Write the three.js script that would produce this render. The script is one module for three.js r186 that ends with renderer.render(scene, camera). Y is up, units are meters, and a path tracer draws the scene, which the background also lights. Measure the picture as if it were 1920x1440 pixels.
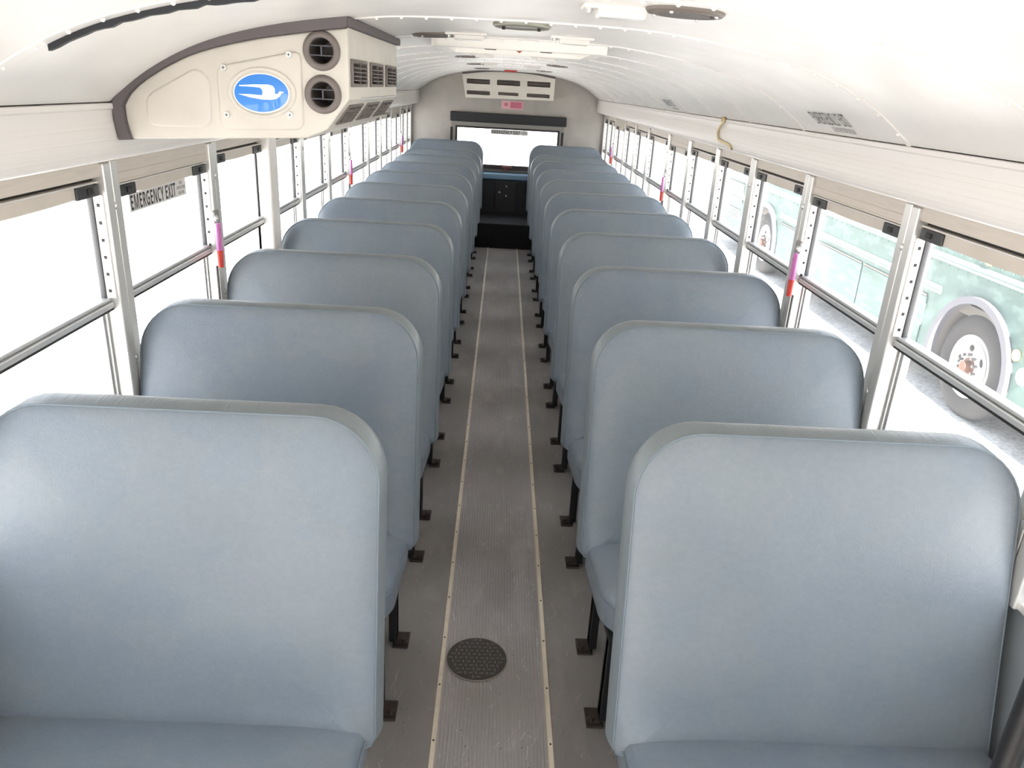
import * as THREE from 'three';
import { RoundedBoxGeometry } from 'three/addons/geometries/RoundedBoxGeometry.js';
import { mergeGeometries, toCreasedNormals } from 'three/addons/utils/BufferGeometryUtils.js';
import { Brush, Evaluator, SUBTRACTION } from 'three-bvh-csg';

// ---------------------------------------------------------------- camera, sky, sun, exposure
const scene = new THREE.Scene();
const camera = new THREE.PerspectiveCamera(2 * Math.atan(720 / 1421.5) * 180 / Math.PI, 4 / 3, 0.02, 400);
camera.position.set(-0.0435, 1.692, 0);
camera.rotation.order = 'YXZ';
camera.rotation.set(-0.3732, -0.0287, 0.0575);
scene.add(camera);

const renderer = new THREE.WebGLRenderer({ antialias: true });
renderer.toneMapping = THREE.LinearToneMapping;
renderer.toneMappingExposure = 1.3;
renderer.shadowMap.enabled = true;

{ // pale summer sky, the same all round: a little brighter towards the horizon
  const W = 64, H = 64, d = new Float32Array(W * H * 4);
  for (let y = 0; y < H; y++) {
    const el = Math.max(0, ((y + 0.5) / H - 0.5) * Math.PI), k = Math.pow(1 - el / (Math.PI / 2), 2.2);
    for (let x = 0; x < W; x++) d.set([2.3 + 1.7 * k, 2.75 + 1.3 * k, 3.5 + 0.6 * k, 1], (y * W + x) * 4);
  }
  const sky = new THREE.DataTexture(d, W, H, THREE.RGBAFormat, THREE.FloatType);
  sky.mapping = THREE.EquirectangularReflectionMapping;
  sky.magFilter = THREE.LinearFilter;
  sky.needsUpdate = true;
  scene.background = sky;
}
const sun = new THREE.DirectionalLight(new THREE.Color(1, 0.98, 0.95), 52);
sun.name = 'sun';
sun.position.set(-1.5, 20, 21.5);
sun.target.position.set(0, 0, -4);
sun.castShadow = true;
sun.shadow.mapSize.set(4096, 4096);
Object.assign(sun.shadow.camera, { left: -16, right: 16, top: 16, bottom: -16, near: 1, far: 70 });
scene.add(sun, sun.target);

// ---------------------------------------------------------------- helpers
let seedState = 12345;
const rnd = () => { seedState = (seedState * 1664525 + 1013904223) >>> 0; return seedState / 4294967296; };
const V2 = (x, y) => new THREE.Vector2(x, y), V3 = (x, y, z) => new THREE.Vector3(x, y, z);
const lerp = (a, b, t) => a + (b - a) * t, clamp01 = (t) => Math.min(1, Math.max(0, t));
const sstep = (a, b, t) => { t = clamp01((t - a) / (b - a)); return t * t * (3 - 2 * t); };
const used = new Map();
function numbered(n) { const k = used.get(n) ?? 0; used.set(n, k + 1); return k ? n + '_' + String(k).padStart(3, '0') : n; }
function mesh(name, geo, mat, parent) {
  const m = new THREE.Mesh(geo, mat);
  m.name = parent ? name : numbered(name);
  m.castShadow = m.receiveShadow = true;
  (parent ?? scene).add(m);
  return m;
}
function group(name, x = 0, y = 0, z = 0) { const g = new THREE.Group(); g.name = numbered(name); g.position.set(x, y, z); scene.add(g); return g; }
function tag(o, label, category, grp, kind) { o.userData.label = label; o.userData.category = category; if (grp) o.userData.group = grp; if (kind) o.userData.kind = kind; return o; }
const struct = (o, label, category, grp) => tag(o, label, category, grp, 'structure');
const move = (g, x, y, z) => { g.translate(x, y, z); return g; };
// box between two corners; r > 0 rounds its edges
function bx(x0, x1, y0, y1, z0, z1, r = 0) {
  const w = Math.abs(x1 - x0), h = Math.abs(y1 - y0), d = Math.abs(z1 - z0);
  const g = r ? new RoundedBoxGeometry(w, h, d, 2, Math.min(r, w * 0.49, h * 0.49, d * 0.49)) : new THREE.BoxGeometry(w, h, d);
  return move(g, (x0 + x1) / 2, (y0 + y1) / 2, (z0 + z1) / 2);
}
// the same with the side of the bus: X counts outwards from the middle
const sx = (s, X0, X1, y0, y1, z0, z1, r = 0) => bx(s * X0, s * X1, y0, y1, z0, z1, r);
const merge = (list) => mergeGeometries(list.map((g) => (g.index ? g.toNonIndexed() : g)), false);
function shapeOf(pts, holes = []) {
  const s = new THREE.Shape(pts.map(([x, y]) => V2(x, y)));
  for (const h of holes) s.holes.push(new THREE.Path(h.map(([x, y]) => V2(x, y))));
  return s;
}
// (x, y) outline swept from z0 (near) to z1 (far)
function sweepZ(pts, z0, z1, holes = [], crease = 0.5) {
  const g = new THREE.ExtrudeGeometry(shapeOf(pts, holes), { depth: Math.abs(z0 - z1), bevelEnabled: false, steps: 1 });
  g.translate(0, 0, Math.min(z0, z1));
  return toCreasedNormals(g, crease);
}
function plate(pts, z, depth, bevel = 0.003, holes = []) { // flat moulding standing proud of a face towards +z
  const g = new THREE.ExtrudeGeometry(shapeOf(pts, holes), { depth: Math.max(0.0005, depth - bevel), bevelEnabled: bevel > 0, bevelThickness: bevel, bevelSize: bevel, bevelOffset: -bevel, bevelSegments: 3, curveSegments: 16 });
  g.translate(0, 0, z);
  return toCreasedNormals(g, 0.6);
}
function smoothPts(pts, n, closed = false) { return new THREE.CatmullRomCurve3(pts.map(([x, y]) => V3(x, y, 0)), closed, 'centripetal').getPoints(n).map((p) => [p.x, p.y]); }
function roundPoly(pts, r, n = 5) { // rounds the corners of a polygon
  const out = [];
  pts.forEach((p, i) => {
    const a = pts[(i + pts.length - 1) % pts.length], b = pts[(i + 1) % pts.length];
    const da = Math.hypot(a[0] - p[0], a[1] - p[1]), db = Math.hypot(b[0] - p[0], b[1] - p[1]), q = Math.min(r, da * 0.45, db * 0.45);
    const A = [p[0] + (a[0] - p[0]) / da * q, p[1] + (a[1] - p[1]) / da * q], B = [p[0] + (b[0] - p[0]) / db * q, p[1] + (b[1] - p[1]) / db * q];
    for (let k = 0; k <= n; k++) { const t = k / n; out.push([(1 - t) ** 2 * A[0] + 2 * t * (1 - t) * p[0] + t * t * B[0], (1 - t) ** 2 * A[1] + 2 * t * (1 - t) * p[1] + t * t * B[1]]); }
  });
  return out;
}
const ellipse = (cx, cy, a, b, n = 40, turn = 0) => Array.from({ length: n }, (_, i) => { const t = i / n * 2 * Math.PI, x = a * Math.cos(t), y = b * Math.sin(t); return [cx + x * Math.cos(turn) - y * Math.sin(turn), cy + x * Math.sin(turn) + y * Math.cos(turn)]; });
function tube(pts, r, seg = 24, rad = 8, closed = false) { return new THREE.TubeGeometry(new THREE.CatmullRomCurve3(pts.map((p) => V3(...p)), closed), seg, r, rad, closed); }
function rod(a, b, r, n = 10) { const A = V3(...a), B = V3(...b), g = new THREE.CylinderGeometry(r, r, A.distanceTo(B), n); g.applyQuaternion(new THREE.Quaternion().setFromUnitVectors(V3(0, 1, 0), B.clone().sub(A).normalize())); const m = A.add(B).multiplyScalar(0.5); return move(g, m.x, m.y, m.z); }

const paneX = (x, y0, y1, z0, z1) => new THREE.PlaneGeometry(z1 - z0, y1 - y0).rotateY(Math.PI / 2 * Math.sign(x)).translate(x, (y0 + y1) / 2, (z0 + z1) / 2);
const paneZ = (z, x0, x1, y0, y1) => new THREE.PlaneGeometry(x1 - x0, y1 - y0).translate((x0 + x1) / 2, (y0 + y1) / 2, z);

// noise textures
function hash(x, y, s) { let h = Math.imul(x | 0, 374761393) + Math.imul(y | 0, 668265263) + Math.imul(s | 0, 2147483647); h = Math.imul(h ^ (h >>> 13), 1274126177); return ((h ^ (h >>> 16)) >>> 0) / 4294967296; }
function vnoise(x, y, s, period) {
  const xi = Math.floor(x), yi = Math.floor(y), fx = x - xi, fy = y - yi, u = fx * fx * (3 - 2 * fx), v = fy * fy * (3 - 2 * fy), w = (a) => ((a % period) + period) % period;
  return lerp(lerp(hash(w(xi), w(yi), s), hash(w(xi + 1), w(yi), s), u), lerp(hash(w(xi), w(yi + 1), s), hash(w(xi + 1), w(yi + 1), s), u), v);
}
function fbm(u, v, f, oct, s) { let a = 0, k = 0.5, t = 0; for (let i = 0; i < oct; i++) { a += k * vnoise(u * f, v * f, s + i, f); t += k; k *= 0.5; f *= 2; } return a / t; }
function dataTex(W, H, fn, srgb = true) {
  const d = new Uint8Array(W * H * 4);
  for (let y = 0; y < H; y++) for (let x = 0; x < W; x++) { const c = fn((x + 0.5) / W, (y + 0.5) / H), i = (y * W + x) * 4; for (let k = 0; k < 3; k++) d[i + k] = Math.max(0, Math.min(255, c[k])); d[i + 3] = 255; }
  const t = new THREE.DataTexture(d, W, H);
  t.magFilter = THREE.LinearFilter; t.minFilter = THREE.LinearMipmapLinearFilter; t.generateMipmaps = true;
  t.wrapS = t.wrapT = THREE.RepeatWrapping;
  if (srgb) t.colorSpace = THREE.SRGBColorSpace;
  t.needsUpdate = true;
  return t;
}
const rep = (t, u, v) => { const c = t.clone(); c.repeat.set(u, v); c.needsUpdate = true; return c; };
function canvasTex(W, H, draw) {
  const c = document.createElement('canvas'); c.width = W; c.height = H;
  draw(c.getContext('2d'), W, H);
  const t = new THREE.CanvasTexture(c); t.colorSpace = THREE.SRGBColorSpace; t.anisotropy = 8;
  return t;
}
const std = (color, roughness = 0.6, o = {}) => new THREE.MeshStandardMaterial({ color, roughness, metalness: 0, ...o });
const phys = (o) => new THREE.MeshPhysicalMaterial(o);

// ---------------------------------------------------------------- materials
const grainTex = dataTex(256, 256, (u, v) => { const a = fbm(u, v, 48, 2, 3), b = fbm(u, v, 24, 2, 9); const c = 255 * (0.6 * Math.abs(a * 2 - 1) + 0.4 * b); return [c, c, c]; }, false);
const paintNoise = dataTex(256, 256, (u, v) => { const n = fbm(u, v, 6, 5, 21), c = 236 + 19 * n; return [c, c * 0.997, c * 0.992]; });
const dustRough = dataTex(256, 256, (u, v) => { const n = fbm(u, v, 8, 5, 77), c = 110 + 120 * n; return [c, c, c]; }, false);
function vinylTex(s, base, stain, amount) { // worn vinyl with greyed patches, the same all over the panel
  return dataTex(512, 512, (u, v) => {
    const n = fbm(u, v, 5, 5, s) - 0.5, f = fbm(u, v, 90, 2, s + 3) - 0.5, blot = fbm(u, v, 7, 5, s + 40), speck = fbm(u, v, 60, 2, s + 60);
    const m = amount * sstep(0.47, 0.57, blot) * (0.8 + 0.2 * sstep(0.35, 0.6, speck));
    return [0, 1, 2].map((k) => lerp(base[k], stain[k], m) + n * 8 + f * 5);
  });
}
const VINYL = [[118, 127, 136], [115, 124, 134], [120, 128, 136]].map((b, i) => phys({ name: 'seat vinyl', map: vinylTex(100 + i * 31, b, [125, 131, 135], 0.45), roughness: 0.36, bumpMap: rep(grainTex, 9, 8), bumpScale: 0.0006, specularIntensity: 0.9 }));
const BAND = phys({ name: 'seat band vinyl', color: 0x787f83, roughness: 0.38, map: rep(paintNoise, 3, 3), bumpMap: rep(grainTex, 4, 4), bumpScale: 0.0006 });
const PIPING = std(0x6f7a82, 0.45);
const BLACK_STEEL = std(0x1b1b1d, 0.45);
const RUST_STEEL = std(0x3a302b, 0.6, { metalness: 0.3 });
const CEIL = phys({ name: 'ceiling paint', color: 0xf0ede9, map: rep(paintNoise, 1, 1), roughness: 0.34, specularIntensity: 0.8 });
const COVE_PANEL = phys({ name: 'cove panel paint', color: 0xded9d4, roughness: 0.4 });
const COVE = phys({ name: 'cove paint', color: 0xf3eee9, roughness: 0.4, map: rep(paintNoise, 2, 2) });
const HEADER = std(0xd2c8bd, 0.45, { map: rep(paintNoise, 2, 2) });
const REARWALL = std(0xb5b0aa, 0.65, { map: rep(paintNoise, 2, 2) });
const ALU = std(0xcfcfce, 0.36, { metalness: 0.5 });
const ALU_LIGHT = std(0xe4e0db, 0.36, { metalness: 0.35 });
const POST = std(0xd9d6d1, 0.34, { metalness: 0.5 });
const SHADED_STILE = std(0x39393b, 0.5);  // aluminium sash stiles, their shade put into a dark grey colour
const GASKET = std(0x24211f, 0.6);
const LATCH = std(0x2b2a2b, 0.4);
const LOWERWALL = std(0x8f9498, 0.5, { map: rep(paintNoise, 2, 2) });
const GLASS = phys({ name: 'dusty window glass', color: 0xfbfbf9, transmission: 1, thickness: 0, roughness: 0.19, ior: 1.5 });
const PLASTIC = phys({ name: 'air unit plastic', color: 0xd2ccc2, roughness: 0.42, map: rep(paintNoise, 2, 2) });
const FOAM = std(0x5f5859, 0.75);
const VENT = std(0x6e6560, 0.5);
const SLAT = std(0x4a4a50, 0.45);
const BLACK_RUBBER = std(0x222327, 0.55);
const SPEAKER = std(0x746a63, 0.5);

// ---------------------------------------------------------------- measurements of the bus
const AISLE_L = -0.158, AISLE_R = 0.166, REAR = -9.35, FRONT = 1.6, FLOOR_END = -8.47;
const XW = 1.15, XOUT = 1.23, SILL = 0.706, HEAD = 1.405, MID = 1.052;
const POSTS = [0.9, 0.12, -0.64, -1.40, -2.17, -2.95, -3.64, -4.27, -4.94, -5.58, -6.40, -7.05, -7.69, -8.38, -8.94, -9.33];
const ARCH_KEY = [[0, 1.848], [0.28, 1.843], [0.38, 1.836], [0.626, 1.799], [0.80, 1.749], [0.93, 1.683], [1.037, 1.603]];
const archHalf = smoothPts(ARCH_KEY, 36);
function archY(x) { x = Math.abs(x); for (let i = 1; i < archHalf.length; i++) if (x <= archHalf[i][0]) { const [a, b] = [archHalf[i - 1], archHalf[i]]; return lerp(a[1], b[1], (x - a[0]) / (b[0] - a[0])); } return archHalf.at(-1)[1]; }
const archLine = (off = 0) => [...archHalf.slice(1).reverse().map(([x, y]) => [-x, y + off]), ...archHalf.map(([x, y]) => [x, y + off])];
const ORD = ['first', 'second', 'third', 'fourth', 'fifth', 'sixth', 'seventh', 'eighth', 'ninth', 'tenth', 'eleventh', 'twelfth', 'thirteenth', 'fourteenth', 'fifteenth'];
const SIDE_NAME = { '-1': 'air-conditioner side', 1: 'parked-bus side' };

// ---------------------------------------------------------------- ground outside
{
  const t = dataTex(512, 512, (u, v) => { const n = fbm(u, v, 8, 6, 5), p = fbm(u, v, 120, 2, 6), c = 150 + 50 * n + 45 * (p - 0.5); return [c * 1.01, c * 0.995, c * 0.978]; });
  const g = new THREE.BoxGeometry(120, 0.2, 120);
  const m = mesh('ground', move(g, 0, -1.13, -5), std(0xffffff, 0.95, { map: rep(t, 40, 40) }));
  struct(m, 'pale gravel lot outside, bright in the sun around both buses', 'ground');
}

// ---------------------------------------------------------------- floor
{
  const fl = group('floor');
  struct(fl, 'worn dark grey rubber bus floor with ribbed aisle runner', 'floor');
  mesh('subfloor', bx(-XW, XW, -0.08, -0.004, FLOOR_END, FRONT), BLACK_RUBBER, fl);
  const matTex = canvasTex(1024, 2048, (c, W, H) => {
    const im = c.createImageData(W, H);
    for (let y = 0; y < H; y++) for (let x = 0; x < W; x++) {
      const u = x / W, v = y / H, n = fbm(u, v, 6, 5, 11) - 0.5, f = hash(x, y, 5) - 0.5, d = sstep(0.55, 0.75, fbm(u, v, 14, 4, 15));
      const i = (y * W + x) * 4, b = 150 + n * 30 + f * 11 + d * 9;
      im.data[i] = b * 1.0; im.data[i + 1] = b * 0.965; im.data[i + 2] = b * 0.945; im.data[i + 3] = 255;
    }
    c.putImageData(im, 0, 0);
    for (let i = 0; i < 760; i++) { // scuffs and scrapes
      const x = rnd() * W, y = rnd() * H, l = 8 + rnd() * rnd() * 70, a = Math.PI / 2 + (rnd() - 0.5) * 1.2;
      c.strokeStyle = `rgba(${190 + rnd() * 30},${186 + rnd() * 30},${180 + rnd() * 30},${0.15 + rnd() * 0.5})`; c.lineWidth = 0.8 + rnd() * 2.2;
      c.beginPath(); c.moveTo(x, y); c.quadraticCurveTo(x + Math.cos(a) * l * 0.5 + rnd() * 5, y + Math.sin(a) * l * 0.5, x + Math.cos(a) * l, y + Math.sin(a) * l); c.stroke();
    }
    for (let i = 0; i < 700; i++) { c.fillStyle = rnd() < 0.6 ? 'rgba(205,200,192,0.4)' : 'rgba(40,36,34,0.45)'; c.beginPath(); c.arc(rnd() * W, rnd() * H, 0.6 + rnd() * 1.6, 0, 7); c.fill(); }
  });
  matTex.wrapS = matTex.wrapT = THREE.RepeatWrapping;
  const MAT = std(0xd2cfcc, 0.6, { map: matTex });
  const metreUV = (g, ku, kv) => { const p = g.attributes.position, uv = []; for (let i = 0; i < p.count; i++) uv.push(p.getX(i) * ku + 0.13, p.getZ(i) * kv); g.setAttribute('uv', new THREE.Float32BufferAttribute(uv, 2)); return g; };
  mesh('side_mat', metreUV(bx(-XW, AISLE_L, -0.004, 0, FLOOR_END, FRONT), 0.9, 0.45), MAT, fl);
  mesh('side_mat', metreUV(bx(AISLE_R, XW, -0.004, 0, FLOOR_END, FRONT), 0.9, 0.45), MAT, fl);
  // ribbed runner: ridges running the length of the aisle
  const n = 30, w = (AISLE_R - AISLE_L - 0.012) / n, pts = [[AISLE_L + 0.006, -0.02]];
  for (let i = 0; i < n; i++) { const x = AISLE_L + 0.006 + i * w; pts.push([x + w * 0.08, -0.0028], [x + w * 0.2, 0], [x + w * 0.66, 0], [x + w * 0.78, -0.0028]); }
  pts.push([AISLE_R - 0.006, -0.02]);
  const runner = metreUV(sweepZ(pts, FLOOR_END, FRONT, [], 0.2), 0.9, 0.45);
  mesh('ribbed_runner', runner, std(0xffffff, 0.62, { map: matTex }), fl);
  const STRIP = std(0xd9ccb8, 0.45, { map: rep(paintNoise, 1, 8), metalness: 0.1 });
  for (const x of [AISLE_L, AISLE_R]) {
    const st = mesh('aisle_strip', sweepZ([[x - 0.0095, -0.003], [x - 0.006, 0.0035], [x + 0.006, 0.0035], [x + 0.0095, -0.003]], FLOOR_END, FRONT), STRIP, fl);
    const sc = mesh('screw_heads', merge(Array.from({ length: 42 }, (_, i) => move(new THREE.CylinderGeometry(0.0028, 0.0032, 0.0014, 8), x, 0.0041, 0.3 - i * 0.21))), RUST_STEEL, st);
    sc.userData.kind = 'stuff';
  }
}
{ // round inspection plate let into the runner
  const g = group('floor_plate', -0.05, 0, -1.917);
  tag(g, 'round dark tread plate set in the ribbed aisle floor', 'floor plate');
  const PLATE = std(0x3b3733, 0.55, { metalness: 0.2 });
  mesh('disc', move(new THREE.CylinderGeometry(0.094, 0.096, 0.008, 48), 0, 0.0005, 0), PLATE, g);
  mesh('rim', move(new THREE.TorusGeometry(0.096, 0.0022, 6, 60).rotateX(Math.PI / 2), 0, 0.002, 0), std(0x8d857a, 0.6), g);
  const tread = [];
  for (let i = -5; i <= 5; i++) for (let j = -5; j <= 5; j++) {
    const x = i * 0.0165 + (j % 2) * 0.008, z = j * 0.0165;
    if (Math.hypot(x, z) > 0.084) continue;
    const b = new RoundedBoxGeometry(0.013, 0.003, 0.0048, 1, 0.0012); b.rotateY((i + j) % 2 ? 0.15 : Math.PI / 2 + 0.15); tread.push(move(b, x, 0.0052, z));
  }
  const lugs = mesh('tread_pattern', merge(tread), std(0x6a635b, 0.5, { metalness: 0.25 }), g);
  lugs.userData.kind = 'stuff';
}

// ---------------------------------------------------------------- ceiling
{
  const ce = group('ceiling');
  struct(ce, 'glossy off-white arched bus ceiling of riveted panels', 'ceiling');
  const inner = archLine(0.014), outer = [[XOUT, 1.40], [XOUT, 1.66], [1.12, 1.78], [0.9, 1.87], [0.5, 1.93], [0, 1.945], [-0.5, 1.93], [-0.9, 1.87], [-1.12, 1.78], [-XOUT, 1.66], [-XOUT, 1.40]];
  mesh('roof_shell', sweepZ([[-1.16, HEAD], [-1.16, 1.60], ...inner, [1.16, 1.60], [1.16, HEAD], ...outer], FRONT + 0.1, REAR - 0.12, [], 0.6), std(0xe8e2d6, 0.5), ce);
  const SEAMS = [FRONT, 0.44, -0.20, -0.84, -1.48, -2.11, -2.87, -3.51, -4.14, -4.75, -5.38, -6.02, -6.66, -7.30, -7.94, -8.58, REAR];
  for (let i = 0; i + 1 < SEAMS.length; i++) {
    const lo = archLine(0), hi = archLine(0.012).reverse();
    mesh('ceiling_panel', sweepZ([...lo, ...hi], SEAMS[i] - 0.002, SEAMS[i + 1] + 0.002, [], 0.5), CEIL, ce);
    if (i && i < SEAMS.length - 1) {
      const wdt = SEAMS[i] === -1.48 ? 0.030 : 0.018;
      const rib = mesh('seam_strip', sweepZ([...archLine(-0.0035), ...archLine(0.004).reverse()], SEAMS[i] + wdt, SEAMS[i] - 0.004, [], 0.5), CEIL, ce);
      const rv = [];
      for (let x = -1.0; x <= 1.001; x += 0.0625) rv.push(move(new THREE.SphereGeometry(0.0052, 8, 5), x, archY(x) - 0.0032, SEAMS[i] + wdt * 0.45));
      mesh('rivets', merge(rv), CEIL, rib).userData.kind = 'stuff';
    }
  }
  // black rubber strip hanging out of one seam
  const stripPts = [];
  for (let i = 0; i <= 30; i++) { const x = lerp(-0.862, -0.36, i / 30); stripPts.push([x, archY(x) - 0.005, -1.487]); }
  const up = stripPts.map(([x, y]) => [x, y + 0.004]), dn = stripPts.map(([x, y], i) => [x, y - 0.009 - 0.003 * Math.sin(i * 2.1) * rnd()]).reverse();
  mesh('rubber_strip', sweepZ([...up, ...dn], -1.484, -1.496), BLACK_RUBBER, ce);
}

// ---------------------------------------------------------------- cove panels between ceiling and windows
for (const s of [-1, 1]) {
  const base = [[1.060, 1.6005], [1.032, 1.6005], [1.0275, 1.599], [1.0265, 1.588], [1.031, 1.584], [1.033, 1.570], [1.032, 1.56]];
  const ribs = []; // fine pressed ridges down the panel
  for (let i = 0; i <= 40; i++) { const t = i / 40, y = lerp(1.556, 1.482, t); ribs.push([1.0318 - 0.004 * Math.sin(t * Math.PI * 0.8) + (i % 8 === 0 ? 0.0005 : 0), y]); }
  const low = [[1.032, 1.474], [1.038, 1.466], [1.052, 1.460], [1.135, 1.447], [1.17, 1.447], [1.17, 1.6005]];
  const pts = [...base, ...ribs, ...low].map(([x, y]) => [s * x, y]);
  if (s > 0) pts.reverse();
  const g = group('trim_' + (s < 0 ? 1 : 2));
  struct(g, s < 0 ? 'ridged off-white cove panel above the windows behind the air conditioner' : 'ridged off-white cove panel above the windows facing the parked bus', 'wall trim');
  const joints = [FRONT, -7.9, REAR];
  for (let i = 0; i + 1 < joints.length; i++) mesh('cove_panel', sweepZ(pts, joints[i] - 0.0015, joints[i + 1] + 0.0015, [], 0.25), COVE_PANEL, g);
}

// ---------------------------------------------------------------- side walls with window posts
const SCREW = std(0xd8d6d2, 0.3, { metalness: 0.7 });
for (const s of [-1, 1]) {
  const w = group(s < 0 ? 'wall_left' : 'wall_right');
  struct(w, s < 0 ? 'bus side wall with window posts behind the air conditioner' : 'bus side wall with window posts facing the parked green bus', 'wall');
  const zEnd = s < 0 ? 0.12 : FRONT;
  mesh('lower_panel', sx(s, XW, XOUT, -0.5, SILL - 0.02, REAR, zEnd), LOWERWALL, w);
  mesh('sill', sx(s, XW - 0.022, XOUT + 0.01, SILL - 0.02, SILL, REAR, zEnd, 0.004), ALU_LIGHT, w);
  mesh('sill_gasket', sx(s, XW + 0.012, XOUT, SILL, SILL + 0.014, REAR, zEnd), GASKET, w);
  for (let i = 0; i < 34; i++) if (-i * 0.27 + 0.1 > REAR) mesh('panel_screw', move(new THREE.SphereGeometry(0.006, 8, 6), s * XW, SILL - 0.055, 0.1 - i * 0.27), SCREW, w);
  POSTS.forEach((z, i) => {
    const last = i === POSTS.length - 1;
    if (s < 0 && i < 1) return;
    const wide = s < 0 && i === 6; // broad painted pillar below the end of the air unit
    const p = mesh('window_post', wide ? sx(s, 1.098, 1.186, SILL - 0.01, 1.448, z - 0.075, z + 0.055, 0.012) : merge([sx(s, 1.122, 1.186, SILL - 0.02, 1.444, z - 0.045, z - 0.004, 0.004), sx(s, 1.118, 1.186, SILL - 0.02, 1.440, z + 0.004, z + 0.045, 0.004), sx(s, 1.140, 1.186, SILL - 0.02, 1.43, z - 0.006, z + 0.006)]), wide ? COVE : POST, w);
    if (!last && !wide) for (const y of [1.322, 0.872]) {
      mesh('post_screw', new THREE.SphereGeometry(0.0105, 14, 8).scale(0.5, 1, 1).translate(s * 1.119, y, z - 0.002), SCREW, p);
    }
    if (i + 1 < POSTS.length && !(s < 0 && i === 0)) {
      const z1 = POSTS[i + 1];
      mesh('header_panel', sx(s, 1.13, XOUT, HEAD, 1.449, z - 0.002, z1 + 0.002, 0.002), HEADER, w);
    }
  });
  if (s < 0) mesh('header_panel', sx(s, 1.13, XOUT, HEAD, 1.449, 0.12, FRONT, 0.002), HEADER, w);
}

// ---------------------------------------------------------------- windows
let windowNo = 0;
const EMERGENCY = [4, 8, 12]; // post numbers at the near side of push-out windows
for (const s of [-1, 1]) for (let i = 0; i + 1 < POSTS.length; i++) {
  if (s < 0 && i < 1) continue;
  const a = POSTS[i] - 0.045, b = POSTS[i + 1] + 0.045; // near and far edge of the opening
  const g = group('window_' + (++windowNo)), out = EMERGENCY.includes(i), top = out ? 1.385 : HEAD, k = POSTS.length - 2 - i;
  struct(g, (out ? 'push-out' : 'split-sash') + ' side window, ' + ORD[k] + ' from the rear wall on the ' + SIDE_NAME[s], 'window');
  if (out) {
    mesh('outer_frame', merge([sx(s, 1.128, XOUT, top, HEAD + 0.001, b, a), sx(s, 1.126, 1.20, top - 0.006, top, b, a)]), HEADER, g);
  }
  mesh('head_gap', sx(s, 1.152, XOUT, top - 0.012, top, b, a), GASKET, g);
  // pull rail with a bowed lower edge
  const L = a - b, rail = [];
  for (let q = 0; q <= 16; q++) { const t = q / 16; rail.push([lerp(b, a, t), top - 0.038 - 0.010 * Math.pow(Math.sin(Math.PI * t), 0.6)]); }
  const railPts = [[a, top - 0.012], [b, top - 0.012], ...rail].map(([z, y]) => [-z, y]);
  const rg = new THREE.ExtrudeGeometry(shapeOf(railPts), { depth: 0.026, bevelEnabled: true, bevelThickness: 0.003, bevelSize: 0.002, bevelSegments: 2 });
  rg.rotateY(Math.PI / 2); rg.translate(s > 0 ? 1.142 : -1.168, 0, 0);
  const tr = mesh('top_rail', toCreasedNormals(rg, 0.5), HEADER, g);
  mesh('rail_lip', sx(s, 1.136, 1.150, top - 0.016, top - 0.011, b, a, 0.002), ALU_LIGHT, tr);
  for (const [z0, z1] of [[a - 0.120, a - 0.006], [b + 0.006, b + 0.120]]) {
    const la = mesh('latch', sx(s, 1.133, 1.155, top - 0.049, top - 0.017, z0, z1, 0.003), LATCH, tr);
    mesh('latch_tab', sx(s, 1.129, 1.134, top - 0.040, top - 0.024, z0 + 0.035, z0 + 0.06, 0.002), GASKET, la);
  }
  mesh('middle_rail', merge([sx(s, 1.138, 1.178, MID - 0.012, MID + 0.004, b, a, 0.003), sx(s, 1.145, 1.178, MID + 0.006, MID + 0.016, b, a, 0.003)]), ALU, g);
  mesh('rail_gasket', sx(s, 1.142, 1.178, MID - 0.020, MID - 0.012, b, a), GASKET, g);
  for (const [z, d] of [[a, -1], [b, 1]]) {
    const z1 = z + d * 0.006;
    const tk = mesh('sash_track', sx(s, 1.128, 1.156, MID + 0.016, top - 0.048, z, z1), ALU_LIGHT, g);
    const holes = [];
    for (let q = 0; q < 6; q++) holes.push(sx(s, 1.138, 1.146, top - 0.08 - q * 0.048, top - 0.071 - q * 0.048, z1 - 0.0005, z1 + d * 0.0012));
    mesh('track_holes', merge(holes), GASKET, tk).userData.kind = 'stuff';
    mesh('sash_stile', sx(s, 1.154, 1.170, MID + 0.012, top - 0.03, z, z + d * 0.010, 0.002), SHADED_STILE, g);
    mesh('lower_stile', merge([sx(s, 1.160, 1.19, SILL + 0.01, MID - 0.018, z, z + d * 0.010), sx(s, 1.168, 1.19, SILL + 0.01, MID - 0.018, z, z + d * 0.020)]), ALU, g);
  }
  mesh('upper_pane', paneX(s * 1.160, MID, top - 0.03, b + 0.004, a - 0.004), GLASS, g);
  mesh('lower_pane', paneX(s * 1.177, SILL + 0.006, MID, b + 0.004, a - 0.004), GLASS, g);
}

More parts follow.
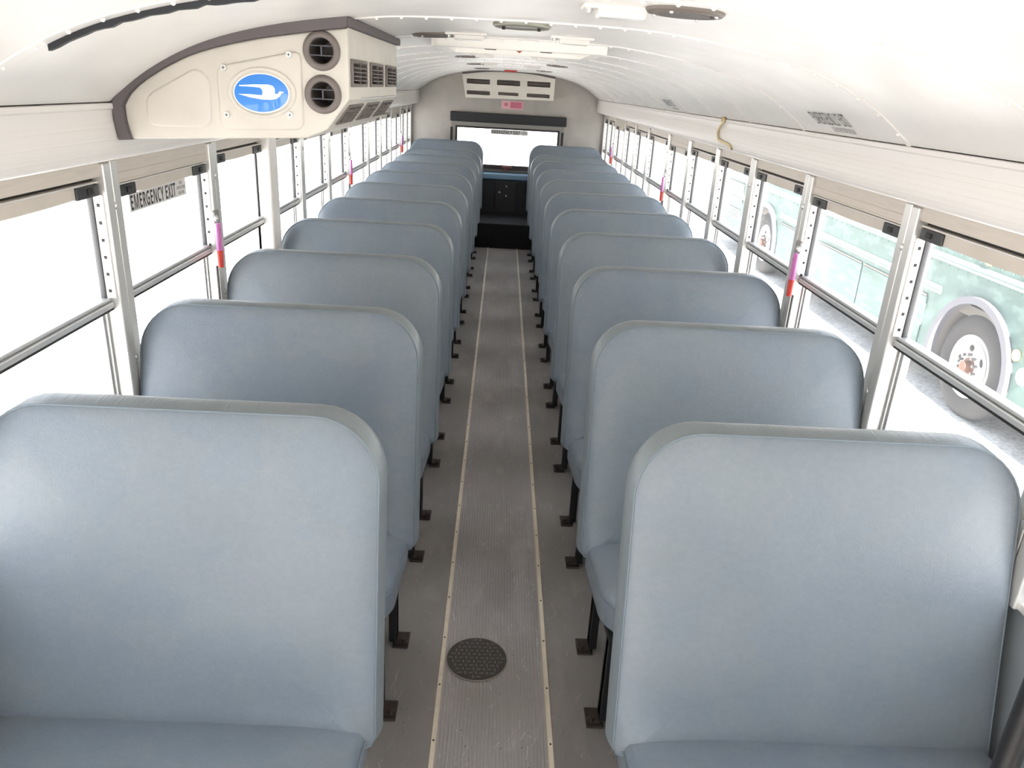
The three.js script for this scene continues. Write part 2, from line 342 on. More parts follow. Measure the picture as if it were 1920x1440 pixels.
// ---------------------------------------------------------------- rear wall, rear window
{
  const w = group('wall_rear');
  struct(w, 'off-white rear wall of the bus around the rear window', 'wall');
  const edge = [[-XOUT, -0.5], [XOUT, -0.5], [XOUT, 1.66], [1.12, 1.78], [0.9, 1.87], [0.5, 1.93], [0, 1.945], [-0.5, 1.93], [-0.9, 1.87], [-1.12, 1.78], [-XOUT, 1.66]];
  mesh('liner', sweepZ(edge, REAR, REAR - 0.1, [[[-0.655, 0.74], [-0.655, 1.29], [0.66, 1.29], [0.66, 0.74]]]), REARWALL, w);
  const g = group('window_' + (++windowNo));
  struct(g, 'rear window above the engine cover with black gasket', 'window');
  const fr = (x0, x1, y0, y1, t) => [[x0, y0], [x1, y0], [x1, y1], [x0, y1]].concat([]) && { o: [[x0, y0], [x1, y0], [x1, y1], [x0, y1]], h: [[x0 + t, y0 + t], [x0 + t, y1 - t], [x1 - t, y1 - t], [x1 - t, y0 + t]] };
  let f = fr(-0.655, 0.66, 0.745, 1.29, 0.052);
  mesh('frame', sweepZ(f.o, REAR + 0.03, REAR - 0.05, [f.h]), std(0x8f8b85, 0.45, { metalness: 0.3 }), g);
  f = fr(-0.606, 0.611, 0.793, 1.242, 0.022);
  mesh('gasket', sweepZ(f.o, REAR + 0.034, REAR - 0.02, [f.h]), GASKET, g);
  for (const x of [-0.652, 0.645]) mesh('hinge_bar', bx(x - 0.012, x + 0.012, 0.80, 1.22, REAR + 0.02, REAR + 0.045, 0.004), GASKET, g);
  mesh('pane', paneZ(REAR - 0.015, -0.59, 0.595, 0.81, 1.225), GLASS, g);
  mesh('header_band', bx(-0.668, 0.682, 1.287, 1.392, REAR, REAR + 0.06, 0.01), BLACK_RUBBER, g);
  mesh('lower_bar', bx(-0.60, 0.60, 0.775, 0.822, REAR + 0.03, REAR + 0.06, 0.005), std(0x4a3d39, 0.5), g);
  mesh('release_handle', merge([bx(-0.045, 0.075, 0.785, 0.815, REAR + 0.05, REAR + 0.085, 0.008), bx(-0.015, 0.02, 0.755, 0.80, REAR + 0.06, REAR + 0.08, 0.005)]), std(0x7a4a40, 0.5), g);
}
{ // engine cover stepping up at the end of the aisle
  const g = group('engine_cover', 0, 0, FLOOR_END);
  tag(g, 'black engine cover stepping up below the rear window at the aisle end', 'engine cover');
  mesh('riser', bx(-1.11, 1.11, -0.08, 0.27, -0.69, 0, 0.012), std(0x131417, 0.85), g);
  mesh('upper_box', bx(-1.11, 1.11, 0.20, 0.66, REAR - FLOOR_END + 0.005, -0.67, 0.012), BLACK_RUBBER, g);
  const door = mesh('access_panel', bx(-0.11, 0.14, 0.30, 0.645, -0.69, -0.662, 0.006), std(0x2a272b, 0.5), g);
  for (const [x, y] of [[0.02, 0.60], [-0.06, 0.53], [0.02, 0.49]]) mesh('bolt', move(new THREE.SphereGeometry(0.011, 12, 8), x, y, -0.661), SCREW, door);
  mesh('padded_ledge', bx(-1.09, 1.09, 0.665, 0.735, REAR - FLOOR_END + 0.005, -0.70, 0.02), phys({ color: 0x7fa0b8, roughness: 0.45 }), g).userData.label = 'blue padded ledge';
}

// ---------------------------------------------------------------- front of the bus, behind the camera: windscreen, dash, door
{
  const w = group('wall_front');
  struct(w, 'front wall of the bus with dash below the windscreen', 'wall');
  const edge = [[-XOUT, -0.5], [XOUT, -0.5], [XOUT, 1.66], [1.12, 1.78], [0.9, 1.87], [0.5, 1.93], [0, 1.945], [-0.5, 1.93], [-0.9, 1.87], [-1.12, 1.78], [-XOUT, 1.66]];
  const hole = (x0, x1) => [[x0, 0.58], [x0, 1.60], [x1, 1.60], [x1, 0.58]];
  mesh('front_panel', sweepZ(edge, FRONT + 0.1, FRONT, [hole(-1.1, -0.03), hole(0.03, 1.1)]), LOWERWALL, w);
  mesh('dash', bx(-1.0, 1.14, 0, 0.56, FRONT - 0.35, FRONT, 0.04), BLACK_RUBBER, w);
  for (const [x0, x1] of [[-1.1, -0.03], [0.03, 1.1]]) {
    const g = group('window_' + (++windowNo));
    struct(g, x0 < 0 ? 'windscreen half on the entrance door side of the bus front' : 'windscreen half on the driver side of the bus front', 'window');
    mesh('pane', paneZ(FRONT + 0.05, x0, x1, 0.58, 1.60), GLASS, g);
    mesh('gasket', sweepZ([[x0, 0.58], [x1, 0.58], [x1, 1.60], [x0, 1.60]], FRONT + 0.07, FRONT + 0.03, [[[x0 + 0.02, 0.60], [x0 + 0.02, 1.58], [x1 - 0.02, 1.58], [x1 - 0.02, 0.60]]]), GASKET, g);
  }
  const d = group('door_1');
  struct(d, 'folding glazed entrance door of the bus beside the windscreen', 'door');
  for (const [z0, z1] of [[0.16, 0.87], [0.88, 1.59]]) {
    const leaf = new THREE.ExtrudeGeometry(shapeOf([[-z1, -0.5], [-z0, -0.5], [-z0, HEAD], [-z1, HEAD]], [[[-z1 + 0.07, -0.42], [-z1 + 0.07, 1.34], [-z0 - 0.07, 1.34], [-z0 - 0.07, -0.42]]]), { depth: 0.04, bevelEnabled: false });
    leaf.rotateY(Math.PI / 2); leaf.translate(-1.20, 0, 0);
    mesh('door_leaf', leaf, GASKET, d);
    mesh('pane', paneX(-1.18, -0.42, 1.34, z0 + 0.07, z1 - 0.07), GLASS, d);
  }
  mesh('door_post', bx(-1.22, -1.13, -0.5, HEAD, 0.10, 0.16), GASKET, d);
}

{ // unseen driver's seat behind the camera, added to shade the parked-bus side front bench
  const g = group('added_driver_seat', 0.62, 0, 0.62);
  tag(g, 'unseen high-backed driver seat added to shade the front parked-bus side bench', 'driver seat');
  const D = std(0x3c4046, 0.6);
  mesh('pedestal', bx(-0.17, 0.17, 0, 0.38, -0.05, 0.35, 0.03), BLACK_STEEL, g);
  mesh('seat', bx(-0.25, 0.25, 0.38, 0.50, -0.12, 0.40, 0.05), D, g);
  mesh('backrest', bx(-0.25, 0.25, 0.48, 1.16, -0.16, -0.04, 0.05), D, g);
  mesh('headrest', bx(-0.14, 0.14, 1.13, 1.34, -0.15, -0.05, 0.045), D, g);
}

// ---------------------------------------------------------------- bench seats
// Outline of a panel with rounded corners, moved inwards by d; the same number of points for every d.
function outline(half0, half1, h, rTop, rBot, d, N = [14, 9, 14, 18]) {
  const p = [], W = 1;
  const hw = (y) => lerp(half0, half1, clamp01(y / h));
  const [nb, nc, ns, nt] = N, hx = half0 - d, rt = Math.max(0.004, rTop - d), rb = Math.max(0.004, rBot - d), y0 = d, y1 = h - d;
  const arc = (cx, cy, r, a0, a1) => { for (let i = 1; i <= nc; i++) { const a = lerp(a0, a1, i / nc); p.push([cx + r * Math.cos(a), cy + r * Math.sin(a)]); } };
  const line = (ax, ay, bx_, by, n) => { for (let i = 1; i <= n; i++) p.push([lerp(ax, bx_, i / n), lerp(ay, by, i / n)]); };
  p.push([-hx + rb, y0]);
  line(-hx + rb, y0, hx - rb, y0, nb); arc(hx - rb, y0 + rb, rb, -Math.PI / 2, 0);
  line(hx, y0 + rb, hx, y1 - rt, ns); arc(hx - rt, y1 - rt, rt, 0, Math.PI / 2);
  line(hx - rt, y1, -hx + rt, y1, nt); arc(-hx + rt, y1 - rt, rt, Math.PI / 2, Math.PI);
  line(-hx, y1 - rt, -hx, y0 + rb, ns); arc(-hx + rb, y0 + rb, rb, Math.PI, Math.PI * 1.5);
  p.pop();
  return p.map(([x, y]) => [x * hw(y) / half0 * W, y]);
}
// rings: list of point rows [[x, y, z]...] of equal length, closed round; cap: close the last one
function skin(rings, capStart, capEnd, uvOf) {
  const n = rings[0].length, pos = [], uv = [], idx = [];
  for (const r of rings) for (const p of r) { pos.push(...p); uv.push(...uvOf(p)); }
  for (let k = 0; k + 1 < rings.length; k++) for (let i = 0; i < n; i++) { const a = k * n + i, b = k * n + (i + 1) % n, c = a + n, d = b + n; idx.push(a, b, d, a, d, c); }
  const cap = (k, flip) => { const c = [0, 0, 0]; for (const p of rings[k]) for (let q = 0; q < 3; q++) c[q] += p[q] / n; const ci = pos.length / 3; pos.push(...c); uv.push(...uvOf(c)); for (let i = 0; i < n; i++) { const a = k * n + i, b = k * n + (i + 1) % n; flip ? idx.push(b, a, ci) : idx.push(a, b, ci); } };
  if (capStart) cap(0, true);
  if (capEnd) cap(rings.length - 1, false);
  const g = new THREE.BufferGeometry();
  g.setAttribute('position', new THREE.Float32BufferAttribute(pos, 3));
  g.setAttribute('uv', new THREE.Float32BufferAttribute(uv, 2));
  g.setIndex(idx); g.computeVertexNormals();
  return g;
}
const LEAN = 0.238, BACK_H = 0.747;
const onBack = (u, v, w) => [u, 0.305 + v * Math.cos(LEAN) + w * Math.sin(LEAN), 0.176 - v * Math.sin(LEAN) + w * Math.cos(LEAN)];
function backGeometries(seed, side) { // side: +1 when the aisle lies towards -x
  const fold = (x, y) => { // slack cover: folds along the bottom, pulled towards the aisle corner, faint sag elsewhere
    const b = Math.exp(-y / 0.05), u = x * side;
    return b * (0.006 * Math.sin(x * 13 + seed) + 0.004 * Math.sin(x * 31 + seed * 2)) + 0.010 * Math.exp(-(((u + 0.36) / 0.09) ** 2) - ((y - 0.06) / 0.035) ** 2)
      - 0.006 * Math.exp(-(((u + 0.30) / 0.12) ** 2) - ((y - 0.105) / 0.03) ** 2) + 0.003 * (fbm(x * 0.5 + 0.5, y * 0.5 + 0.1, 4, 3, seed) - 0.5)
      + 0.0012 * Math.sin((y - 0.55) * 70 + x * 9) * Math.exp(-(((u + 0.37) / 0.05) ** 2) - ((y - 0.5) / 0.08) ** 2);
  };
  const insets = [0, 0.003, 0.008, 0.016, 0.028, 0.045, 0.065, 0.09, 0.12, 0.155, 0.19, 0.225, 0.26, 0.295, 0.325, 0.345];
  const rings = insets.map((d) => outline(0.426, 0.418, BACK_H, 0.145, 0.03, d).map(([x, y]) => {
    const puff = 0.008 * (1 - Math.exp(-d / 0.014)) + 0.026 * (1 - Math.exp(-d / 0.09));
    return onBack(x, y, puff + (d > 0.004 ? fold(x, y) * clamp01(d / 0.02) : 0));
  }));
  const uvB = (p) => [(p[0] + 0.44) / 0.9, (p[1] - 0.33) / 0.74];
  const front = skin(rings, false, true, uvB);
  const T = [[0.0015, -0.003], [-0.005, -0.012], [-0.011, -0.026], [-0.0155, -0.042], [-0.0165, -0.056], [-0.012, -0.068], [-0.003, -0.077], [0.015, -0.083], [0.045, -0.086], [0.12, -0.089], [0.3, -0.09]];
  const bulge = ([x, y], d) => d >= 0 ? [x, y] : [x + side * d * 0.6 * clamp01(-x * side / 0.3), y - d * sstep(0.6, 0.9, y / BACK_H)]; // fuller towards the top and the aisle
  const band = skin([[0, 0], ...T].reverse().map(([d, w]) => outline(0.426, 0.418, BACK_H, 0.145, 0.03, Math.max(d, 0)).map((q) => bulge(q, d)).map(([x, y]) => onBack(x, y, w + 0.0015 * Math.sin(x * 23 + y * 19 + seed) * (w < -0.02 && w > -0.06 ? 1 : 0)))), true, false, uvB);
  const seam = outline(0.426, 0.418, BACK_H, 0.145, 0.03, 0.0005);
  const piping = new THREE.TubeGeometry(new THREE.CatmullRomCurve3(seam.map(([x, y]) => V3(...onBack(x, y, 0.0008))), true), 130, 0.0026, 6, true);
  return { front, band, piping };
}
function cushionGeometry(seed) {
  const D = 0.47, fold = (x, v) => 0.004 * (fbm(x * 0.5 + 0.5, v + 0.2, 5, 3, seed) - 0.5);
  const top = (x, v, dy) => [x, 0.352 + 0.085 * clamp01(v / D) - 0.012 * Math.pow(clamp01((v - 0.36) / 0.11), 2) + dy, 0.105 + v];
  const prof = [[0.30, -0.128], [0.06, -0.128], [0.012, -0.122], [0.002, -0.108], [0, -0.07], [0, -0.038], [0.003, -0.022], [0.010, -0.011], [0.022, -0.004], [0.045, 0.002], [0.08, 0.006], [0.13, 0.009], [0.18, 0.010], [0.225, 0.010]];
  const rings = prof.map(([d, dy]) => outline(0.414, 0.414, D, 0.125, 0.03, Math.min(d, 0.232)).map(([x, v]) => top(x, v, dy + (dy > -0.03 ? fold(x, v) : 0))));
  for (const r of rings) r.reverse();
  return skin(rings, true, true, (p) => [(p[0] + 0.44) / 0.9, (p[2] - 0.1) / 0.6]);
}
const BACKS = { '-1': [1, 2, 3].map((k) => backGeometries(k * 5, -1)), 1: [1, 2, 3].map((k) => backGeometries(k * 5 + 2, 1)) }, CUSH = [cushionGeometry(4), cushionGeometry(8)];
const CUSHSEAM = tube(outline(0.414, 0.414, 0.47, 0.125, 0.03, -0.0005).map(([x, v]) => [x, 0.352 + 0.085 * clamp01(v / 0.47) - 0.012 * Math.pow(clamp01((v - 0.36) / 0.11), 2) - 0.036, 0.105 + v]), 0.0025, 130, 6, true);
const FOOT = merge([new RoundedBoxGeometry(0.05, 0.006, 0.075, 1, 0.0025).translate(0, 0.003, 0), new RoundedBoxGeometry(0.03, 0.012, 0.05, 1, 0.003).translate(0, 0.008, 0)]), BOLT = new THREE.CylinderGeometry(0.009, 0.011, 0.012, 6);
function benchSeat(side, row) {
  const lastRow = row === 10, from = ORD[10 - row];
  const g = group('bench_seat', side * 0.691, lastRow ? 0.050 : 0, -(1.4505 + 0.7705 * row));
  if (lastRow) g.position.z += 0.04;
  tag(g, `grey-blue vinyl bench seat on the ${SIDE_NAME[side]} of the aisle, ${from} from the rear wall`, 'bench seat', side < 0 ? 'bench seats on the air-conditioner side' : 'bench seats on the parked-bus side');
  const v = (row * 2 + (side > 0 ? 1 : 0)) % 3, B = BACKS[side][v];
  const back = mesh('backrest', B.front, VINYL[(row + (side > 0 ? 2 : 0)) % 3], g);
  mesh('side_band', B.band, BAND, back);
  mesh('piping', B.piping, PIPING, back);
  const c = mesh('seat_cushion', CUSH[row % 2], VINYL[(row + (side > 0 ? 1 : 0)) % 3], g);
  c.position.x = side * 0.010;
  mesh('cushion_piping', CUSHSEAM, PIPING, c);
  const y0 = lastRow ? 0.228 : 0;
  if (lastRow) { mesh('seat_frame', bx(-0.40, 0.40, y0, 0.26, 0.16, 0.50, 0.01), BLACK_STEEL, g); return; }
  mesh('seat_frame', merge([rod([-0.375, 0.235, 0.20], [0.375, 0.235, 0.20], 0.012), rod([-0.375, 0.285, 0.50], [0.375, 0.285, 0.50], 0.012), rod([-side * 0.370, 0.225, 0.19], [-side * 0.370, 0.29, 0.53], 0.012), rod([side * 0.40, 0.225, 0.19], [side * 0.40, 0.29, 0.53], 0.012)]), BLACK_STEEL, g);
  for (const [z, yt] of [[0.53, 0.30], [0.23, 0.24]]) {
    const x = -side * 0.368;
    const leg = mesh('leg', merge([bx(x - 0.013, x + 0.013, 0.008, yt, z - 0.02, z + 0.02, 0.006), bx(x - 0.003 - side * 0.01, x + 0.003 - side * 0.01, 0.008, yt, z - 0.028, z + 0.028)]), BLACK_STEEL, g);
    mesh('foot_plate', FOOT.clone().translate(x - side * 0.026, 0, z), RUST_STEEL, leg);
    mesh('bolt', BOLT.clone().translate(x - side * 0.038, 0.018, z + 0.018), RUST_STEEL, leg);
  }
  const wl = mesh('wall_bracket', merge([bx(side * 0.40, side * 0.455, 0.20, 0.30, 0.16, 0.54, 0.006), bx(side * 0.40, side * 0.425, 0, 0.21, 0.22, 0.25), bx(side * 0.40, side * 0.425, 0, 0.21, 0.5, 0.53)]), BLACK_STEEL, g);
}
for (let row = 0; row < 11; row++) for (const side of [-1, 1]) benchSeat(side, row);

{ // black grab pole by the first bench
  const g = group('grab_pole', 0.712, 0, -0.80);
  tag(g, 'black grab pole standing in front of the first parked-bus side bench', 'grab pole');
  mesh('pole', new THREE.CylinderGeometry(0.0165, 0.0165, 1.768, 20).translate(0, 0.888, 0), BLACK_STEEL, g);
  mesh('floor_flange', new THREE.CylinderGeometry(0.036, 0.04, 0.012, 20).translate(0, 0.006, 0), BLACK_STEEL, g);
  mesh('ceiling_flange', new THREE.CylinderGeometry(0.038, 0.034, 0.03, 20).translate(0, 1.763, 0), BLACK_STEEL, g);
}

// ---------------------------------------------------------------- air conditioner hung under the ceiling
function slatVent(name, w, h, cols, rows, parent, place) { // facing +z in its own axes
  const put = (g) => { g.applyMatrix4(place); return g; };
  const f = mesh(name, put(plate(roundPoly([[-w / 2, -h / 2], [w / 2, -h / 2], [w / 2, h / 2], [-w / 2, h / 2]], 0.004), 0, 0.0045, 0.0015, [[[-w / 2 + 0.014, -h / 2 + 0.008], [-w / 2 + 0.014, h / 2 - 0.008], [w / 2 - 0.014, h / 2 - 0.008], [w / 2 - 0.014, -h / 2 + 0.008]]])), VENT, parent);
  { const a = w / 2 - 0.0145, b = h / 2 - 0.0085, d = -0.033; mesh('vent_throat', put(merge([bx(-a, a, -b, b, d, d + 0.001), bx(-a, -a + 0.001, -b, b, d, 0), bx(a - 0.001, a, -b, b, d, 0), bx(-a, a, -b, -b + 0.001, d, 0), bx(-a, a, b - 0.001, b, d, 0)])), VENT, f); }
  for (let i = 1; i <= rows; i++) { const y = lerp(-h / 2 + 0.008, h / 2 - 0.008, i / (rows + 1)), b = bx(-w / 2 + 0.013, w / 2 - 0.013, -0.0011, 0.0011, -0.002, 0.006); b.rotateX(0.35); mesh('slat', put(move(b, 0, y, 0.002)), VENT, f); }
  for (let i = 1; i < cols; i++) { const x = lerp(-w / 2 + 0.014, w / 2 - 0.014, i / cols); mesh('divider', put(bx(x - 0.003, x + 0.003, -h / 2 + 0.007, h / 2 - 0.007, 0, 0.0055)), VENT, f); }
  return f;
}
{
  const Z0 = -2.05, Z1 = -2.94, g = group('air_conditioner');
  tag(g, 'cream overhead air conditioner with blue bird badge and round vents', 'air conditioner');
  const top = []; // edge of the face under the foam trim
  const inner = [[-0.437, 1.805], [-0.562, 1.786], [-0.686, 1.763], [-0.826, 1.723], [-0.937, 1.664], [-0.984, 1.626], [-1.005, 1.596]];
  const outer = [[-0.434, 1.831], [-0.562, 1.815], [-0.685, 1.792], [-0.826, 1.752], [-0.937, 1.695], [-1.0, 1.643], [-1.030, 1.600]];
  top.push(...smoothPts(inner, 30));
  const face = [[-1.004, 1.560], [-0.998, 1.515], [-0.548, 1.540], [-0.494, 1.564], [-0.437, 1.639], ...top];
  const bodyG = new THREE.ExtrudeGeometry(shapeOf(face), { depth: Z0 - Z1 - 0.012, bevelEnabled: true, bevelThickness: 0.006, bevelSize: 0.006, bevelOffset: -0.006, bevelSegments: 3 });
  bodyG.translate(0, 0, Z1 + 0.006);
  // openings for the vents are cut out of the housing
  const VENTS = [[-2.075, -2.300], [-2.362, -2.597], [-2.667, -2.905]], CH = Math.atan2(0.075, 0.057) - Math.PI / 2;
  const cutters = [];
  for (const y of [1.749, 1.648]) cutters.push(new THREE.CylinderGeometry(0.030, 0.030, 0.30, 32).rotateX(Math.PI / 2).translate(-0.502, y, Z0));
  for (const [z0, z1] of VENTS) {
    cutters.push(new THREE.BoxGeometry(0.10, 0.050, z0 - z1 - 0.028).translate(-0.4355, 1.702, (z0 + z1) / 2));
    cutters.push(new THREE.BoxGeometry(0.07, 0.046, z0 - z1 - 0.038).applyMatrix4(new THREE.Matrix4().makeTranslation(-0.4665, 1.6005, (z0 + z1) / 2 - 0.02).multiply(new THREE.Matrix4().makeRotationZ(CH))));
  }
  const ev = new Evaluator(); ev.useGroups = false; ev.attributes = ['position', 'normal', 'uv'];
  let housing = new Brush(bodyG); housing.updateMatrixWorld();
  for (const c of cutters) { const b = new Brush(c); b.updateMatrixWorld(); housing = ev.evaluate(housing, b, SUBTRACTION); }
  mesh('housing', toCreasedNormals(housing.geometry.clone(), 0.5), PLASTIC, g);
  mesh('foam_trim', sweepZ([...smoothPts(outer, 30), [-1.0275, 1.555], [-1.0215, 1.512], [-0.992, 1.514], [-1.004, 1.560], ...smoothPts(inner, 30).reverse()], Z0 + 0.014, Z0 - 0.05, [], 0.7), FOAM, g);
  mesh('side_foam', bx(-0.446, -0.426, 1.806, 1.829, Z0 + 0.01, Z1 - 0.03, 0.005), FOAM, g);
  mesh('edge_strip', bx(-0.441, -0.431, 1.636, 1.641, Z0 - 0.17, Z1 + 0.04, 0.002), ALU, g);
  // embossed blank panel
  mesh('blank_panel', plate(roundPoly([[-0.950, 1.548], [-0.787, 1.552], [-0.781, 1.672], [-0.815, 1.696], [-0.950, 1.622]], 0.028), Z0 - 0.004, 0.0075, 0.0055), PLASTIC, g);
  // badge plate with its four screws, oval rim and emblem
  const bp = mesh('badge_plate', plate(roundPoly([[-0.766, 1.550], [-0.553, 1.560], [-0.553, 1.748], [-0.765, 1.700]], 0.024), Z0 - 0.004, 0.009, 0.0045), PLASTIC, g);
  for (const [x, y] of [[-0.745, 1.698], [-0.582, 1.736], [-0.746, 1.587], [-0.586, 1.595]]) {
    mesh('screw', new THREE.CylinderGeometry(0.0072, 0.0085, 0.006, 20).rotateX(Math.PI / 2).translate(x, y, Z0 + 0.0065), SCREW, bp);
    mesh('screw_slot', merge([bx(x - 0.004, x + 0.004, y - 0.0008, y + 0.0008, Z0 + 0.009, Z0 + 0.0099), bx(x - 0.0008, x + 0.0008, y - 0.004, y + 0.004, Z0 + 0.009, Z0 + 0.0099)]), GASKET, bp);
  }
  mesh('oval_rim', plate(ellipse(-0.654, 1.644, 0.086, 0.061, 48, 0.06), Z0, 0.0085, 0.004, [ellipse(-0.654, 1.644, 0.0735, 0.050, 48, 0.06).reverse()]), PLASTIC, g);
  const bd = mesh('badge', plate(ellipse(-0.655, 1.643, 0.0705, 0.0475, 56, 0.06), Z0 + 0.003, 0.0045, 0.001), std(0xf3f1ec, 0.4), g);
  bd.userData.label = 'oval blue badge with a white bird';
  mesh('badge_field', plate(ellipse(-0.655, 1.643, 0.0675, 0.0445, 56, 0.06), Z0 + 0.006, 0.0022, 0.0005), phys({ color: 0x2c80d8, roughness: 0.35, clearcoat: 0.5 }), bd);
  { // the flying bird
    const A = (X, Y) => [-0.655 + (X - 997) * 0.000417, 1.643 - (Y - 560) * 0.000395 + (X - 997) * 0.00002];
    const pts = [[868, 512], [950, 508], [1040, 508], [1068, 516], [1080, 535], [1078, 560], [1092, 566], [1108, 548], [1134, 553], [1120, 560], [1108, 578], [1085, 594], [1050, 599], [1000, 597], [930, 585], [858, 564], [930, 566], [1000, 572], [1006, 560], [1004, 540], [992, 527], [950, 522], [868, 518]].map((p) => A(...p));
    mesh('bird_emblem', plate(pts.reverse(), Z0 + 0.0078, 0.0016, 0), std(0xf8f6f1, 0.4), bd);
  }
  for (const y of [1.749, 1.648]) {
    const v = mesh('round_vent', new THREE.LatheGeometry([[0.0295, -0.012], [0.0295, 0.003], [0.031, 0.0065], [0.036, 0.0085], [0.043, 0.007], [0.0462, 0.002], [0.0462, -0.006]].map(([a, b]) => V2(a, b)), 48).rotateX(Math.PI / 2).translate(-0.502, y, Z0 + 0.002), VENT, g);
    mesh('vent_throat', merge([new THREE.CylinderGeometry(0.0297, 0.0297, 0.146, 32, 1, true).rotateX(Math.PI / 2).translate(-0.502, y, Z0 - 0.075), new THREE.CircleGeometry(0.0297, 32).translate(-0.502, y, Z0 - 0.147)]), VENT, v);
    for (const dy of [-0.0105, 0.0115]) mesh('louver', bx(-0.530, -0.474, y + dy - 0.0016, y + dy + 0.0016, Z0 + 0.001, Z0 + 0.006, 0.001), SLAT, v);
    mesh('louver_lever', bx(-0.5035, -0.4995, y - 0.013, y + 0.012, Z0 + 0.001, Z0 + 0.008, 0.001), SLAT, v);
  }
  for (const [z0, z1] of VENTS) {
    const m = new THREE.Matrix4().makeTranslation(-0.4355, 1.702, (z0 + z1) / 2).multiply(new THREE.Matrix4().makeRotationY(Math.PI / 2));
    slatVent('square_vent', z0 - z1, 0.066, 2, 4, g, m);
    const q = new THREE.Matrix4().makeTranslation(-0.4665, 1.6005, (z0 + z1) / 2 - 0.02).multiply(new THREE.Matrix4().makeRotationZ(CH)).multiply(new THREE.Matrix4().makeRotationY(Math.PI / 2));
    slatVent('lower_vent', z0 - z1 - 0.01, 0.062, 2, 4, g, q);
  }
}
{ // second unit over the rear window
  const g = group('rear_air_outlet'), Z = REAR + 0.26;
  tag(g, 'shallow cream air outlet box with six dark slots above rear window', 'air outlet');
  const k = (Z) / REAR, S = (x, y) => [-0.0435 + (x + 0.0435) * k, 1.692 + (y - 1.692) * k];
  const A = [S(-0.50, 1.548), S(0.515, 1.565), S(0.52, 1.795), S(0, 1.842), S(-0.53, 1.795)];
  const slots = [[-0.491, -0.226, 1.701, 1.753], [-0.145, 0.120, 1.701, 1.757], [0.202, 0.468, 1.704, 1.760], [-0.487, -0.221, 1.585, 1.627], [-0.126, 0.107, 1.594, 1.627], [0.202, 0.468, 1.590, 1.629]].map(([a, b, c, d]) => [S(a, c), S(a, d), S(b, d), S(b, c)]);
  const topC = smoothPts([S(0.52, 1.80), S(0.26, 1.833), S(0, 1.842), S(-0.26, 1.833), S(-0.545, 1.795)], 20);
  mesh('face', sweepZ([A[0], A[1], ...topC], Z, Z - 0.02, slots), std(0xd8d2c8, 0.5), g);
  const insetPts = [A[0], A[1], ...topC].map(([x, y]) => [x * 0.97, 1.69 + (y - 1.69) * 0.93]);
  mesh('box', sweepZ([A[0], A[1], ...topC], Z - 0.02, REAR, [insetPts.slice().reverse()]), std(0xcfc8bd, 0.55), g);
  slots.forEach((q) => { for (let i = 1; i < 3; i++) mesh('slat', bx(q[0][0], q[2][0], lerp(q[0][1], q[1][1], i / 3) - 0.003, lerp(q[0][1], q[1][1], i / 3) + 0.003, Z - 0.017, Z - 0.008), VENT, g); });
  const tt = topC.map(([x, y]) => [x, y + 0.022]).reverse();
  mesh('foam_trim', sweepZ([...topC, ...tt], Z + 0.012, Z - 0.05, [], 0.7), FOAM, g);
}

// ---------------------------------------------------------------- things on the ceiling
function ceilingFrame(x, z) { // placed on the arch, y pointing down into the bus is -y of the group
  const e = 0.02, slope = (archY(x + e) - archY(x - e)) / (2 * e);
  return { y: archY(x), turn: Math.atan(slope) };
}
const SPOTS = [[0.287, -1.58, 'first from the wide ceiling seam'], [-0.29, -2.79], [0.296, -3.66], [-0.274, -4.77], [0.30, -5.59], [-0.277, -6.31], [0.30, -7.45], [-0.28, -7.9]];
const SPOT_WORDS = ['beside the dome lamp ahead of the vent disc', 'beside the air conditioner', 'at the rear corner of the hatch', 'second on the air-conditioner side', 'third on the parked-bus side', 'third on the air-conditioner side', 'fourth on the parked-bus side', 'fourth on the air-conditioner side'];
SPOTS.forEach(([x, z], i) => {
  const f = ceilingFrame(x, z), g = group('ceiling_speaker', x, f.y, z);
  g.rotation.z = f.turn;
  tag(g, 'round dark ceiling speaker ' + SPOT_WORDS[i], 'speaker', 'ceiling speakers');
  mesh('flange', new THREE.LatheGeometry([[0.0, -0.004], [0.052, -0.004], [0.056, -0.0095], [0.070, -0.0085], [0.0745, -0.004], [0.0745, 0.001]].map(([a, b]) => V2(a, b)), 40), SPEAKER, g);
  mesh('grille', new THREE.CylinderGeometry(0.050, 0.047, 0.008, 36).translate(0, -0.006, 0), std(0x6a6460, 0.6, { metalness: 0.3 }), g);
  if (i < 4) for (let k = 0; k < 4; k++) { const a = k * Math.PI / 2 + 0.6; mesh('screw', new THREE.SphereGeometry(0.004, 8, 6).translate(0.063 * Math.cos(a), -0.0095, 0.063 * Math.sin(a)), SCREW, g); }
});
const LENS = phys({ name: 'dome lamp lens', color: 0xf6f2ec, roughness: 0.25, transmission: 0.25, thickness: 0 });
